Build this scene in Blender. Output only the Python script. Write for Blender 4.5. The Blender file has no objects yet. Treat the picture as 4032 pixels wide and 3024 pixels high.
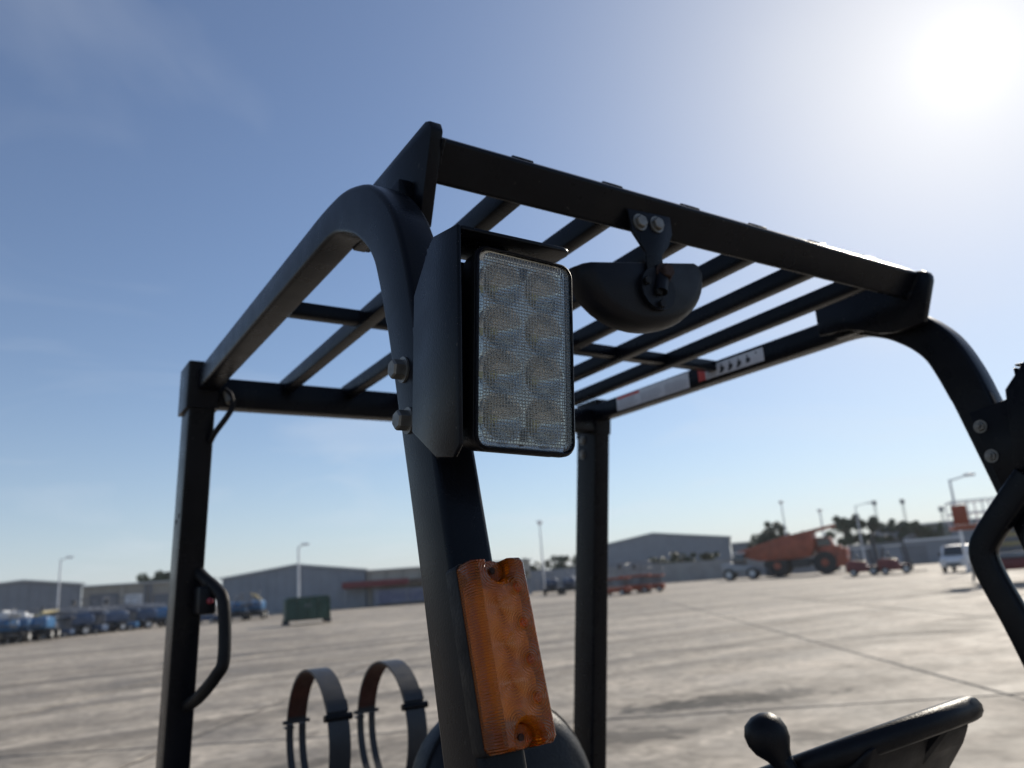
import bpy, bmesh, math, random
from math import pi, sin, cos, radians, hypot, atan2
from mathutils import Matrix, Vector
random.seed(7)
S = bpy.context.scene
C = S.collection

# ------------------------------------------------------------------ camera
PITCH, ROLL, YAW = .249, -.0735, -.579
CAM = Vector((-.3834, -.7003, 1.6))
def cam_axes(p, r, y):
    right = Vector((cos(y), sin(y), 0)); fwd = Vector((-sin(y), cos(y), 0)); up = Vector((0, 0, 1))
    f2 = fwd*cos(p)+up*sin(p); u2 = up*cos(p)-fwd*sin(p)
    return Matrix((right*cos(r)+u2*sin(r), u2*cos(r)-right*sin(r), f2))
RW = cam_axes(PITCH, ROLL, YAW)
cd = bpy.data.cameras.new('camera'); cam = bpy.data.objects.new('camera', cd); C.objects.link(cam)
cd.sensor_width = 36; cd.lens = 27.263; cd.clip_start = .02; cd.clip_end = 6000
rot = Matrix((RW[0], RW[1], -RW[2])).transposed()
cam.matrix_world = Matrix.Translation(CAM) @ rot.to_4x4()
cd.dof.use_dof = True; cd.dof.focus_distance = .69; cd.dof.aperture_fstop = 6.2
S.camera = cam

# ------------------------------------------------------------------ sky and sun
SUN_EL, SUN_AZ = radians(29.7), radians(68.2)          # azimuth clockwise from +Y
SD = Vector((sin(SUN_AZ)*cos(SUN_EL), cos(SUN_AZ)*cos(SUN_EL), sin(SUN_EL)))
w = bpy.data.worlds.new('World'); S.world = w; w.use_nodes = True
nt = w.node_tree; N = nt.nodes; L = nt.links; N.clear()
wo = N.new('ShaderNodeOutputWorld'); bg = N.new('ShaderNodeBackground')
sky = N.new('ShaderNodeTexSky'); sky.sky_type = 'NISHITA'; sky.sun_disc = False
sky.sun_elevation = SUN_EL; sky.sun_rotation = SUN_AZ
sky.air_density = 1.0; sky.dust_density = .2; sky.ozone_density = 4.2; sky.altitude = 0
bg.inputs['Strength'].default_value = .095
tc = N.new('ShaderNodeTexCoord')
dot = N.new('ShaderNodeVectorMath'); dot.operation = 'DOT_PRODUCT'
nrm = N.new('ShaderNodeVectorMath'); nrm.operation = 'NORMALIZE'
L.new(tc.outputs['Generated'], nrm.inputs[0]); L.new(nrm.outputs[0], dot.inputs[0]); dot.inputs[1].default_value = SD
def M(op, a, b=None, c=None, tree=nt):
    n = tree.nodes.new('ShaderNodeMath'); n.operation = op
    for i, v in enumerate((a, b, c)):
        if v is None: continue
        if isinstance(v, (int, float)): n.inputs[i].default_value = v
        else: tree.links.new(v, n.inputs[i])
    return n.outputs[0]
ang = M('ARCCOSINE', M('MINIMUM', dot.outputs['Value'], .999999))
# solar aureole: forward scattering by dust, three lobes of falling width
def lobe(wd, k, e): return M('MULTIPLY', M('EXPONENT', M('MULTIPLY', M('POWER', M('DIVIDE', ang, wd), e), -1)), k)
wash = N.new('ShaderNodeMix'); wash.data_type = 'RGBA'; L.new(lobe(.30, .88, 1.6), wash.inputs[0])
dusty = N.new('ShaderNodeMix'); dusty.data_type = 'RGBA'; dusty.inputs[0].default_value = .08
L.new(sky.outputs[0], dusty.inputs[6]); dusty.inputs[7].default_value = (4.6, 4.3, 5.0, 1)          # dust greys the blue evenly
L.new(dusty.outputs[2], wash.inputs[6]); wash.inputs[7].default_value = (8.05, 8.05, 8.15, 1)
aur = M('ADD', lobe(.017, 5., 1.), lobe(.11, 2.3, 1.15))
cw = N.new('ShaderNodeCombineColor')
L.new(aur, cw.inputs[0]); L.new(M('MULTIPLY', aur, .98), cw.inputs[1]); L.new(M('MULTIPLY', aur, .94), cw.inputs[2])
addc = N.new('ShaderNodeMix'); addc.data_type = 'RGBA'; addc.blend_type = 'ADD'; addc.inputs[0].default_value = 1
L.new(wash.outputs[2], addc.inputs[6]); L.new(cw.outputs[0], addc.inputs[7])
# thin cirrus
sx = N.new('ShaderNodeSeparateXYZ'); L.new(nrm.outputs[0], sx.inputs[0])
zz = M('MAXIMUM', M('ADD', sx.outputs[2], .12), .05)
cx = N.new('ShaderNodeCombineXYZ'); L.new(M('DIVIDE', sx.outputs[0], zz), cx.inputs[0]); L.new(M('DIVIDE', sx.outputs[1], zz), cx.inputs[1])
n1 = N.new('ShaderNodeTexNoise'); n1.inputs['Scale'].default_value = 1.1; n1.inputs['Detail'].default_value = 7; n1.inputs['Distortion'].default_value = .8
L.new(cx.outputs[0], n1.inputs['Vector'])
mr = N.new('ShaderNodeMapRange'); mr.inputs[1].default_value = .52; mr.inputs[2].default_value = .85; mr.inputs[3].default_value = 0; mr.inputs[4].default_value = .34
L.new(n1.outputs[0], mr.inputs[0])
mixc = N.new('ShaderNodeMix'); mixc.data_type = 'RGBA'; L.new(mr.outputs[0], mixc.inputs[0])
# low haze: pale air thickening towards the horizon
hz_ = M('MULTIPLY', M('EXPONENT', M('MULTIPLY', M('ABSOLUTE', sx.outputs[2]), -9.)), .75)
hmix = N.new('ShaderNodeMix'); hmix.data_type = 'RGBA'; L.new(hz_, hmix.inputs[0]); L.new(addc.outputs[2], hmix.inputs[6]); hmix.inputs[7].default_value = (5.6, 6.15, 7.0, 1)
L.new(hmix.outputs[2], mixc.inputs[6]); mixc.inputs[7].default_value = (7.2, 7.6, 8.2, 1)
L.new(mixc.outputs[2], bg.inputs['Color']); L.new(bg.outputs[0], wo.inputs[0])

sl = bpy.data.lights.new('sun', 'SUN'); sl.energy = 3.6; sl.angle = radians(.53); sl.color = (1, .91, .78)
so = bpy.data.objects.new('sun', sl); C.objects.link(so)
so.rotation_euler = (-SD).to_track_quat('-Z', 'Y').to_euler(); so.location = SD*40

S.view_settings.view_transform = 'Standard'; S.view_settings.look = 'None'
S.view_settings.gamma = 1; S.view_settings.exposure = 0.18; S.view_settings.use_curve_mapping = False
S.render.engine = 'CYCLES'; S.cycles.use_denoising = True
S.cycles.max_bounces = 10; S.cycles.transmission_bounces = 8; S.cycles.caustics_refractive = True
S.cycles.sample_clamp_indirect = 6

# ------------------------------------------------------------------ materials
def mat(name, col, rough=.5, metal=0., spec=.5, var=.12, vs=6., bump=0., bs=60., coat=0., trans=0., ior=1.5, dirt=0.):
    m = bpy.data.materials.new(name); m.use_nodes = True
    t = m.node_tree; p = t.nodes['Principled BSDF']; ln = t.links
    p.inputs['Roughness'].default_value = rough; p.inputs['Metallic'].default_value = metal
    p.inputs['Specular IOR Level'].default_value = spec; p.inputs['Coat Weight'].default_value = coat
    p.inputs['Transmission Weight'].default_value = trans; p.inputs['IOR'].default_value = ior
    g = t.nodes.new('ShaderNodeTexCoord')
    n = t.nodes.new('ShaderNodeTexNoise'); n.inputs['Scale'].default_value = vs; n.inputs['Detail'].default_value = 6
    ln.new(g.outputs['Object'], n.inputs['Vector'])
    r = t.nodes.new('ShaderNodeMix'); r.data_type = 'RGBA'
    c = Vector(col[:3]); a = c*(1-var); b = c*(1+var)
    if dirt: b = b.lerp(Vector((.30, .26, .21)), dirt)
    r.inputs[6].default_value = (*a, 1); r.inputs[7].default_value = (*b, 1)
    k = t.nodes.new('ShaderNodeMapRange'); k.inputs[1].default_value = .3; k.inputs[2].default_value = .7
    ln.new(n.outputs[0], k.inputs[0]); ln.new(k.outputs[0], r.inputs[0]); ln.new(r.outputs[2], p.inputs['Base Color'])
    q = t.nodes.new('ShaderNodeMapRange'); q.inputs[1].default_value = .25; q.inputs[2].default_value = .75
    q.inputs[3].default_value = max(.02, rough*.8); q.inputs[4].default_value = min(1, rough*1.2)
    n2 = t.nodes.new('ShaderNodeTexNoise'); n2.inputs['Scale'].default_value = vs*2.7; n2.inputs['Detail'].default_value = 5
    ln.new(g.outputs['Object'], n2.inputs['Vector']); ln.new(n2.outputs[0], q.inputs[0]); ln.new(q.outputs[0], p.inputs['Roughness'])
    if bump:
        n3 = t.nodes.new('ShaderNodeTexNoise'); n3.inputs['Scale'].default_value = bs; n3.inputs['Detail'].default_value = 3
        ln.new(g.outputs['Object'], n3.inputs['Vector'])
        bb = t.nodes.new('ShaderNodeBump'); bb.inputs['Strength'].default_value = bump; bb.inputs['Distance'].default_value = .002
        ln.new(n3.outputs[0], bb.inputs['Height']); ln.new(bb.outputs[0], p.inputs['Normal'])
    return m

steel = mat('black_steel_paint', (.003, .004, .007), .29, spec=.15, var=.25, vs=9, bump=.12, bs=420, dirt=.008)
def add_dust(m, scale, lo, hi, col):                          # scattered specks and scuffs on the paint
    t = m.node_tree; p = t.nodes['Principled BSDF']; src = p.inputs['Base Color'].links[0].from_socket
    g = t.nodes.new('ShaderNodeTexCoord'); n = t.nodes.new('ShaderNodeTexNoise'); n.inputs['Scale'].default_value = scale; n.inputs['Detail'].default_value = 2
    t.links.new(g.outputs['Object'], n.inputs['Vector'])
    r = t.nodes.new('ShaderNodeMapRange'); r.inputs[1].default_value = lo; r.inputs[2].default_value = hi; t.links.new(n.outputs[0], r.inputs[0])
    k = t.nodes.new('ShaderNodeMix'); k.data_type = 'RGBA'; k.inputs[7].default_value = (*col, 1)
    t.links.new(r.outputs[0], k.inputs[0]); t.links.new(src, k.inputs[6]); t.links.new(k.outputs[2], p.inputs['Base Color'])
add_dust(steel, 150., .72, .80, (.05, .047, .042)); add_dust(steel, 7., .58, .80, (.014, .0135, .013))
rubber = mat('black_rubber', (.007, .007, .008), .55, spec=.22, var=.2, vs=20, bump=.3, bs=300)
plastic = mat('black_plastic', (.005, .0055, .008), .42, spec=.2, var=.2, vs=15, bump=.3, bs=500)
vinyl = mat('seat_vinyl', (.006, .007, .010), .45, spec=.28, var=.2, vs=12, bump=.5, bs=220)
zinc = mat('zinc_bolt', (.20, .195, .18), .5, .7, var=.2, vs=90)
rustbolt = mat('rusty_bolt', (.035, .018, .013), .8, .2, var=.4, vs=120)
chrome = mat('reflector_chrome', (.50, .495, .47), .12, 1., var=.04, vs=40)
led = mat('led_phosphor', (.62, .52, .16), .4, var=.1)
groove = mat('lens_groove', (.5, .49, .45), .35, trans=.8, ior=1.45, var=.1, vs=40)
glass = mat('ribbed_lens', (.93, .95, .94), .07, trans=1., ior=1.5, var=.02, vs=30)
white_label = mat('white_label', (.62, .62, .62), .5, var=.06, vs=60)
red_label = mat('red_label', (.55, .05, .03), .5, var=.1, vs=60)
ink = mat('black_print', (.03, .03, .03), .5)
grey_ink = mat('grey_print', (.33, .33, .35), .5)
red_plastic = mat('red_button', (.28, .035, .05), .35)
bandgrey = mat('grey_strap_paint', (.028, .031, .036), .48, var=.2, vs=18)
liner = mat('rust_red_liner', (.055, .016, .010), .7, var=.35, vs=25)
galv = mat('galvanised', (.30, .31, .32), .5, .4, var=.12, vs=3)
pole_m = mat('pole_paint', (.72, .73, .74), .55, .1, var=.08, vs=2)
clad = mat('grey_cladding', (.20, .22, .25), .55, var=.1, vs=.5)
clad2 = mat('blue_grey_cladding', (.235, .255, .285), .55, var=.1, vs=.5)
roofm = mat('pale_roof_sheet', (.52, .53, .53), .5, var=.08, vs=.6)
cream = mat('cream_render', (.46, .43, .37), .8, var=.1, vs=.7)
tan = mat('tan_block', (.36, .33, .28), .85, var=.12, vs=.8)
doorg = mat('grey_shutter', (.16, .17, .19), .5, var=.1, vs=1)
concw = mat('concrete_wall', (.30, .30, .29), .85, var=.15, vs=.8)
blue = mat('blue_paint', (.05, .15, .31), .35, var=.2, vs=2)
blued = mat('dark_blue_paint', (.05, .085, .16), .4, var=.2, vs=2)
whitep = mat('white_paint', (.7, .71, .72), .4, var=.07, vs=2)
greyp = mat('grey_machine_paint', (.2, .21, .23), .45, var=.15, vs=2)
darkp = mat('dark_chassis', (.03, .032, .036), .5, var=.2, vs=3)
orange = mat('orange_paint', (.33, .066, .024), .5, var=.25, vs=1.2, dirt=.05)
red = mat('dark_red_paint', (.17, .020, .020), .45, var=.2, vs=1.2, dirt=.05)
redc = mat('red_canopy', (.15, .022, .028), .6, var=.2, vs=.8)
brownc = mat('brown_canopy', (.10, .075, .06), .7, var=.2, vs=.8)
yellow = mat('cream_boom', (.45, .38, .2), .45, var=.12, vs=1)
green = mat('green_skip_paint', (.012, .05, .032), .5, var=.3, vs=1.5, dirt=.04)
tyre = mat('tyre', (.02, .02, .021), .75, var=.25, vs=4)
hub = mat('pale_hub', (.6, .6, .58), .5, var=.1, vs=3)
leaf = mat('leaf', (.055, .08, .04), .55, var=.35, vs=.6)
bark = mat('bark', (.10, .075, .05), .9, var=.3, vs=3)
winglass = mat('window_glass', (.05, .06, .07), .06, spec=.6)
signblue = mat('sign_blue', (.20, .215, .29), .6, var=.1, vs=1)
signtext = mat('sign_lettering', (.07, .08, .18), .6)
tarm = mat('joint_sealant', (.055, .05, .045), .8, var=.25, vs=2)

def amber_material():
    m = bpy.data.materials.new('amber_lens'); m.use_nodes = True; t = m.node_tree; ln = t.links
    p = t.nodes['Principled BSDF']
    p.inputs['Base Color'].default_value = (.93, .24, .012, 1); p.inputs['Roughness'].default_value = .16
    p.inputs['Transmission Weight'].default_value = .76; p.inputs['IOR'].default_value = 1.46
    g = t.nodes.new('ShaderNodeTexCoord'); s = t.nodes.new('ShaderNodeSeparateXYZ'); ln.new(g.outputs['Object'], s.inputs[0])
    mm = lambda *a: M(*a, tree=t)
    def rings(a0, b0, pitch, rmax):
        bb = mm('SUBTRACT', mm('FLOORED_MODULO', mm('ADD', s.outputs[1], b0), pitch), pitch/2)
        r = mm('SQRT', mm('ADD', mm('POWER', mm('SUBTRACT', s.outputs[0], a0), 2.), mm('POWER', bb, 2.)))
        wv = mm('ADD', mm('MULTIPLY', mm('SINE', mm('MULTIPLY', r, 2*pi/.0022)), .5), .5)
        msk = mm('MAXIMUM', mm('SUBTRACT', 1., mm('DIVIDE', r, rmax)), 0.)
        return mm('MULTIPLY', wv, msk)
    # pitch of the moulded ring optics: four along the right column, four offset beside them
    h = mm('MAXIMUM', rings(.0137, .0598, .028, .018), rings(-.007, .0738, .028, .018))
    h2 = mm('MULTIPLY', mm('ADD', mm('SINE', mm('MULTIPLY', s.outputs[1], 2*pi/.0022)), 1.), mm('LESS_THAN', s.outputs[0], -.0195))
    b = t.nodes.new('ShaderNodeBump'); b.inputs['Strength'].default_value = 1.; b.inputs['Distance'].default_value = .0011
    ln.new(mm('ADD', h, mm('MULTIPLY', h2, .5)), b.inputs['Height']); ln.new(b.outputs[0], p.inputs['Normal'])
    n = t.nodes.new('ShaderNodeTexNoise'); n.inputs['Scale'].default_value = 28; n.inputs['Detail'].default_value = 3
    ln.new(g.outputs['Object'], n.inputs['Vector'])
    k = t.nodes.new('ShaderNodeMix'); k.data_type = 'RGBA'; k.inputs[6].default_value = (.74, .165, .006, 1); k.inputs[7].default_value = (.92, .235, .009, 1)
    r = t.nodes.new('ShaderNodeMapRange'); r.inputs[1].default_value = .32; r.inputs[2].default_value = .56
    ln.new(n.outputs[0], r.inputs[0]); ln.new(r.outputs[0], k.inputs[0]); ln.new(k.outputs[2], p.inputs['Base Color'])
    return m
amber = amber_material()

def concrete_material():
    m = bpy.data.materials.new('yard_concrete'); m.use_nodes = True; t = m.node_tree; ln = t.links
    p = t.nodes['Principled BSDF']; g = t.nodes.new('ShaderNodeNewGeometry'); mm = lambda *a: M(*a, tree=t)
    def noise(scale, det=6, vec=None, dist=0):
        n = t.nodes.new('ShaderNodeTexNoise'); n.inputs['Scale'].default_value = scale; n.inputs['Detail'].default_value = det
        n.inputs['Distortion'].default_value = dist; ln.new(vec or g.outputs['Position'], n.inputs['Vector']); return n.outputs[0]
    def mapr(v, a, b, c, d):
        r = t.nodes.new('ShaderNodeMapRange'); ln.new(v, r.inputs[0])
        for i, x in enumerate((a, b, c, d)): r.inputs[i+1].default_value = x
        return r.outputs[0]
    def mapping(rz, sc):
        q = t.nodes.new('ShaderNodeMapping'); q.inputs['Rotation'].default_value = (0, 0, rz); q.inputs['Scale'].default_value = sc
        ln.new(g.outputs['Position'], q.inputs[0]); return q.outputs[0]
    tyre_tracks = noise(1.0, 5, mapping(radians(18), (.05, .75, 1)), .25)
    tracks2 = noise(1.0, 5, mapping(radians(-40), (.07, .6, 1)), .3)
    big = noise(.09, 5); mid = noise(.75, 7, None, .4); fine = noise(9, 8)
    f = mm('MULTIPLY', mapr(big, .32, .68, .76, 1.16), mapr(mid, .32, .68, .80, 1.14))
    f = mm('MULTIPLY', f, mapr(tyre_tracks, .38, .58, .70, 1.14))
    f = mm('MULTIPLY', f, mapr(tracks2, .38, .58, .82, 1.08))
    f = mm('MULTIPLY', f, mapr(fine, .3, .7, .84, 1.14))
    f = mm('MULTIPLY', f, mapr(noise(1.6, 9, None, 1.2), .30, .42, .72, 1.0))
    f = mm('MULTIPLY', f, mapr(noise(2.6, 8, None, 1.4), .34, .66, .72, 1.2))
    oi = t.nodes.new('ShaderNodeObjectInfo'); f = mm('MULTIPLY', f, mapr(oi.outputs['Random'], 0, 1, .94, 1.05))
    s = t.nodes.new('ShaderNodeSeparateXYZ'); ln.new(g.outputs['Position'], s.inputs[0])
    # old oil and water stains on the slabs round the truck (x, y, angle, half length, half width)
    edge = mapr(noise(3.2, 10, None, 1.0), .2, .8, -.85, .85)
    for sx_, sy_, a, la, lb, dk in ((7.45, 6.5, -24, 1.3, .46, .26), (6.75, 6.75, -24, .95, .34, .34), (5.0, 6.0, -30, .8, .34, .45), (6.3, 4.3, -32, .6, .3, .42),
                                    (20.3, 28.8, -36, 2.6, .9, .62), (31.7, 46, -36, 4.5, 1.2, .66), (10.6, 9.4, -28, .9, .2, .72), (27, 19, -60, 5, .9, .66), (38.7, 33.5, -85, 13, .7, .66), (34, 30, -60, 4, 1.0, .7), (12.5, 5.2, 30, .8, .25, .7), (4.2, 12, -10, 1.6, .3, .62), (2.2, 7.5, 12, .9, .22, .6), (3.6, 9.2, 8, 1.2, .25, .66), (1.0, 16, 10, 2.2, .5, .7), (9, 24, -15, 3.5, .6, .7)):
        dx = mm('SUBTRACT', s.outputs[0], sx_); dy = mm('SUBTRACT', s.outputs[1], sy_); ca, sa = cos(radians(a)), sin(radians(a))
        u = mm('DIVIDE', mm('ADD', mm('MULTIPLY', dx, ca), mm('MULTIPLY', dy, sa)), la); v = mm('DIVIDE', mm('SUBTRACT', mm('MULTIPLY', dy, ca), mm('MULTIPLY', dx, sa)), lb)
        e = mm('ADD', mm('SQRT', mm('ADD', mm('POWER', u, 2.), mm('POWER', v, 2.))), edge)
        f = mm('MULTIPLY', f, mapr(e, .65, 1.15, dk, 1.))
    sc = t.nodes.new('ShaderNodeVectorMath'); sc.operation = 'SCALE'; sc.inputs[0].default_value = (.42, .366, .294); ln.new(f, sc.inputs['Scale'])
    ln.new(sc.outputs[0], p.inputs['Base Color'])
    ln.new(mapr(mid, .3, .7, .62, .85), p.inputs['Roughness']); p.inputs['Specular IOR Level'].default_value = .25
    b = t.nodes.new('ShaderNodeBump'); b.inputs['Strength'].default_value = .5; b.inputs['Distance'].default_value = .01
    ln.new(mm('ADD', fine, mm('MULTIPLY', mid, 2.)), b.inputs['Height']); ln.new(b.outputs[0], p.inputs['Normal'])
    return m
concrete = concrete_material()

# ------------------------------------------------------------------ mesh helpers
class MB:
    def __init__(s, mx=None): s.v = []; s.f = []; s.mx = mx
    def add(s, vs, fs):
        o = len(s.v); s.v += [(s.mx @ Vector(p)) if s.mx else Vector(p) for p in vs]; s.f += [tuple(i+o for i in q) for q in fs]; return s
    def box(s, a, b):
        x0, y0, z0 = a; x1, y1, z1 = b
        return s.add([(x0,y0,z0),(x1,y0,z0),(x1,y1,z0),(x0,y1,z0),(x0,y0,z1),(x1,y0,z1),(x1,y1,z1),(x0,y1,z1)],
                     [(0,3,2,1),(4,5,6,7),(0,1,5,4),(1,2,6,5),(2,3,7,6),(3,0,4,7)])
    def loft(s, rings, cap0=True, cap1=True, closed=True):
        n = len(rings[0]); vs = [p for r in rings for p in r]; fs = []
        for i in range(len(rings)-1):
            for j in range(n if closed else n-1):
                k = (j+1) % n; fs.append((i*n+j, i*n+k, (i+1)*n+k, (i+1)*n+j))
        if cap0: fs.append(tuple(range(n-1, -1, -1)))
        if cap1: fs.append(tuple((len(rings)-1)*n+j for j in range(n)))
        return s.add(vs, fs)
    def prism(s, poly, x0, x1, axis=0):                     # polygon in the two other axes, extruded
        def P(a, b, x): return (x, a, b) if axis == 0 else ((a, x, b) if axis == 1 else (a, b, x))
        return s.loft([[P(a, b, x0) for a, b in poly], [P(a, b, x1) for a, b in poly]])
    def cyl(s, p0, p1, r0, r1=None, n=12, caps=True):
        return s.tube([p0, p1], [r0, r0 if r1 is None else r1], n, caps)
    def tube(s, path, r, n=10, caps=True):
        path = [Vector(p) for p in path]; R = r if isinstance(r, (list, tuple)) else [r]*len(path); rings = []
        t0 = (path[1]-path[0]).normalized(); a = t0.orthogonal().normalized()
        for i, p in enumerate(path):
            t = (path[min(i+1, len(path)-1)]-path[max(i-1, 0)]).normalized()
            a = (a-t*a.dot(t)).normalized(); b = t.cross(a)
            rings.append([p+(a*cos(2*pi*k/n)+b*sin(2*pi*k/n))*R[i] for k in range(n)])
        return s.loft(rings, caps, caps)
    def lathe(s, prof, o, ax, n=20):                         # profile (radius, height) about an axis
        o = Vector(o); ax = Vector(ax).normalized(); a = ax.orthogonal().normalized(); b = ax.cross(a)
        return s.loft([[o+ax*h+(a*cos(2*pi*k/n)+b*sin(2*pi*k/n))*r for k in range(n)] for r, h in prof])
    def build(s, name, m, parent=None, smooth=False, bevel=0., seg=2, tri=False):
        me = bpy.data.meshes.new(name); me.from_pydata([tuple(p) for p in s.v], [], s.f)
        bm = bmesh.new(); bm.from_mesh(me); bmesh.ops.recalc_face_normals(bm, faces=bm.faces)
        if bevel:
            es = [e for e in bm.edges if len(e.link_faces) == 2 and e.calc_face_angle(0) > radians(28)]
            bmesh.ops.bevel(bm, geom=es, offset=bevel, segments=seg, affect='EDGES', profile=.5, clamp_overlap=True)
        bm.to_mesh(me); bm.free(); me.materials.append(m)
        if smooth or bevel:
            me.polygons.foreach_set('use_smooth', [True]*len(me.polygons)); me.set_sharp_from_angle(angle=radians(38))
        o = bpy.data.objects.new(name, me); C.objects.link(o); o.parent = parent
        return o
def tag(o, label=None, cat=None, group=None, kind=None):
    for k, v in (('label', label), ('category', cat), ('group', group), ('kind', kind)):
        if v: o[k] = v
    return o
def thing(name, label, cat, loc=(0, 0, 0), rz=0., group=None):
    o = bpy.data.objects.new(name, None); C.objects.link(o); o.location = loc; o.rotation_euler = (0, 0, rz); o.empty_display_size = .2
    return tag(o, label, cat, group)
def copy_tree(o, parent=None):
    c = o.copy(); C.objects.link(c); c.parent = parent
    for ch in list(o.children): copy_tree(ch, c)
    return c
def rrect(wd, h, r, n=5):
    out = []
    for cx_, cy_, a0 in ((wd/2-r, h/2-r, 0), (-wd/2+r, h/2-r, 90), (-wd/2+r, -h/2+r, 180), (wd/2-r, -h/2+r, 270)):
        for k in range(n+1):
            a = radians(a0+90*k/n); out.append((cx_+r*cos(a), cy_+r*sin(a)))
    return out
def catmull(pts, n):
    P = [Vector(p) for p in pts]; P = [P[0]*2-P[1]]+P+[P[-1]*2-P[-2]]; out = []
    for i in range(1, len(P)-2):
        for k in range(n):
            t = k/n; a, b, c, d = P[i-1:i+3]
            out.append(.5*((2*b)+(c-a)*t+(2*a-5*b+4*c-d)*t*t+(3*b-a-3*c+d)*t**3))
    out.append(P[-2]); return out
def spot(bearing, dist, z=0.):                                # survey position: degrees clockwise from +Y, metres from the photographer
    b = radians(bearing); return Vector((CAM.x+dist*sin(b), CAM.y+dist*cos(b), z))

# ================================================================== the setting
gm = MB(); gm.add([(-950, -950, -.014), (950, -950, -.014), (950, 950, -.014), (-950, 950, -.014)], [(0, 1, 2, 3)])
ground = tag(gm.build('ground', concrete), kind='structure', label='pale dusty concrete yard reaching to the sheds', cat=None)
YA = radians(53.1); U = Vector((cos(YA), sin(YA))); V = Vector((sin(YA), -cos(YA)))    # slab joints run along U and V
SLW, SLL, GAP = 4.78, 7.4, .065
fl = MB()
def yp(u, v, z): q = U*u+V*v; return (q.x, q.y, z)
fl.add([yp(-6.4, -24, -.009), yp(38.5, -24, -.009), yp(38.5, 24, -.009), yp(-6.4, 24, -.009)], [(0, 1, 2, 3)])
fl.build('joint_filler', tarm, ground)
slab_src = None
for i in range(-2, 6):
    for j in range(-5, 5):
        if slab_src is None:
            b = MB(); b.box((-SLL/2+GAP/2, -SLW/2+GAP/2, -.06), (SLL/2-GAP/2, SLW/2-GAP/2, 0))
            o = slab_src = b.build('slab', concrete, ground, bevel=.006, seg=1)
        else:
            o = slab_src.copy(); C.objects.link(o)
        q = U*(8.8+(i-.5)*SLL)+V*(-.06+(j+.5)*SLW)
        o.location = (q.x, q.y, random.uniform(-.002, .002)); o.rotation_euler = (0, 0, YA)

# ================================================================== the forklift (parked beside the camera)
RT = cam_axes(PITCH, -.0605, YAW)                             # the truck stands a touch off level on its tyres
TR = Matrix.Translation(CAM) @ (RW.transposed() @ RT).to_4x4() @ Matrix.Translation(-CAM)
FL = thing('forklift', 'black forklift with barred overhead guard, LED work light and amber turn signal, filling the foreground', 'forklift')
FL.matrix_world = TR
W = .97
mx = lambda x, s: x if s == 0 else W-x

# front pillars bending into the roof rails
prof = [((1.02, 2.078), (1.02, 2.031)), ((.6, 2.081), (.6, 2.034)), ((.287, 2.083), (.272, 2.036)), ((.213, 2.0835), (.200, 2.0365)), ((.158, 2.081), (.160, 2.033)),
        ((.119, 2.075), (.128, 2.021)), ((.077, 2.061), (.099, 2.006)), ((.048, 2.047), (.079, 1.992)), ((.016, 2.022), (.057, 1.973)),
        ((-.012, 1.99), (.037, 1.948)), ((-.029, 1.96), (.026, 1.923)), ((-.041, 1.93), (.017, 1.897)), ((-.051, 1.899), (.008, 1.868)),
        ((-.060, 1.862), (-.001, 1.838)), ((-.111, 1.643), (-.050, 1.640)), ((-.153, 1.458), (-.089, 1.458)), ((-.309, .75), (-.242, .75))]
F = catmull([p[0] for p in prof], 4); B = catmull([p[1] for p in prof], 4)
for s in (0, 1):
    rings = []
    for f, b in zip(F, B):
        d = (f-b); hh = d.length; e = d/hh; c = (f+b)/2
        rings.append([(mx(-.052+a, s), c.x+e.x*q, c.y+e.y*q) for a, q in rrect(.0435, hh, .006, 3)])
    MB().loft(rings).build('pillar_and_rail', steel, FL, smooth=True)

# gussets that carry the front beam
for s in (0, 1):
    zt = 2.124 if s == 0 else 2.108
    low = [(.222, 2.046), (.16, 2.040), (.128, 2.028), (.099, 2.014), (.066, 2.006)]
    poly = [(.036, 2.003), (.002, 2.095), (-.002, zt-.016), (.002, zt-.005), (.012, zt), (.03, zt), (.222, zt-.004)] if s == 0 else [(.010, 2.008), (-.017, 2.080), (-.0175, 2.089), (-.014, 2.097), (-.006, 2.102), (.006, 2.105), (.03, 2.112), (.222, 2.106)]
    poly += low
    MB().prism(poly, mx(-.016, s), mx(0, s)).build('gusset', steel, FL, bevel=.002, seg=2)
    MB().box((min(mx(-.034, s), mx(-.015, s)), .05, 2.034), (max(mx(-.034, s), mx(-.015, s)), .2, 2.066)).build('weld_plate', steel, FL, bevel=.003)
# front beam, its face leaning back towards the bottom
dv = Vector((.805, .593)); A = Vector((0, 2.10)); Bv = Vector((.029, 2.056))
def tilted(a, b, dep, r, n=4):
    ex = (b-a); hh = ex.length; ex = ex/hh; c = (a+b)/2+dv*dep/2
    return [c+dv*p+ex*q for p, q in rrect(dep, hh, r, n)]
sec = tilted(A, Bv, .045, .0055)
MB().loft([[(x, p.x, p.y) for p in sec] for x in (0, W/2, W)]).build('front_beam', steel, FL, smooth=True)
# weld beads where the beam and the near gusset meet, and along the foot of the gusset
def bead(path, r=.0028):
    P_ = catmull(path, 10); MB().tube(P_, [r*random.uniform(.75, 1.25) for _ in P_], 7).build('weld_bead', steel, FL, smooth=True)
bead([(.001, A.x-.001, A.y-.002), (.001, (A.x+Bv.x)/2-.001, (A.y+Bv.y)/2), (.001, Bv.x-.001, Bv.y+.002)])
bead([(W-.001, A.x-.001, A.y-.002), (W-.001, (A.x+Bv.x)/2-.001, (A.y+Bv.y)/2), (W-.001, Bv.x-.001, Bv.y+.002)])
bead([(-.017, .075, 2.066), (-.017, .12, 2.078), (-.017, .17, 2.083), (-.017, .215, 2.085)], .004)
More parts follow.
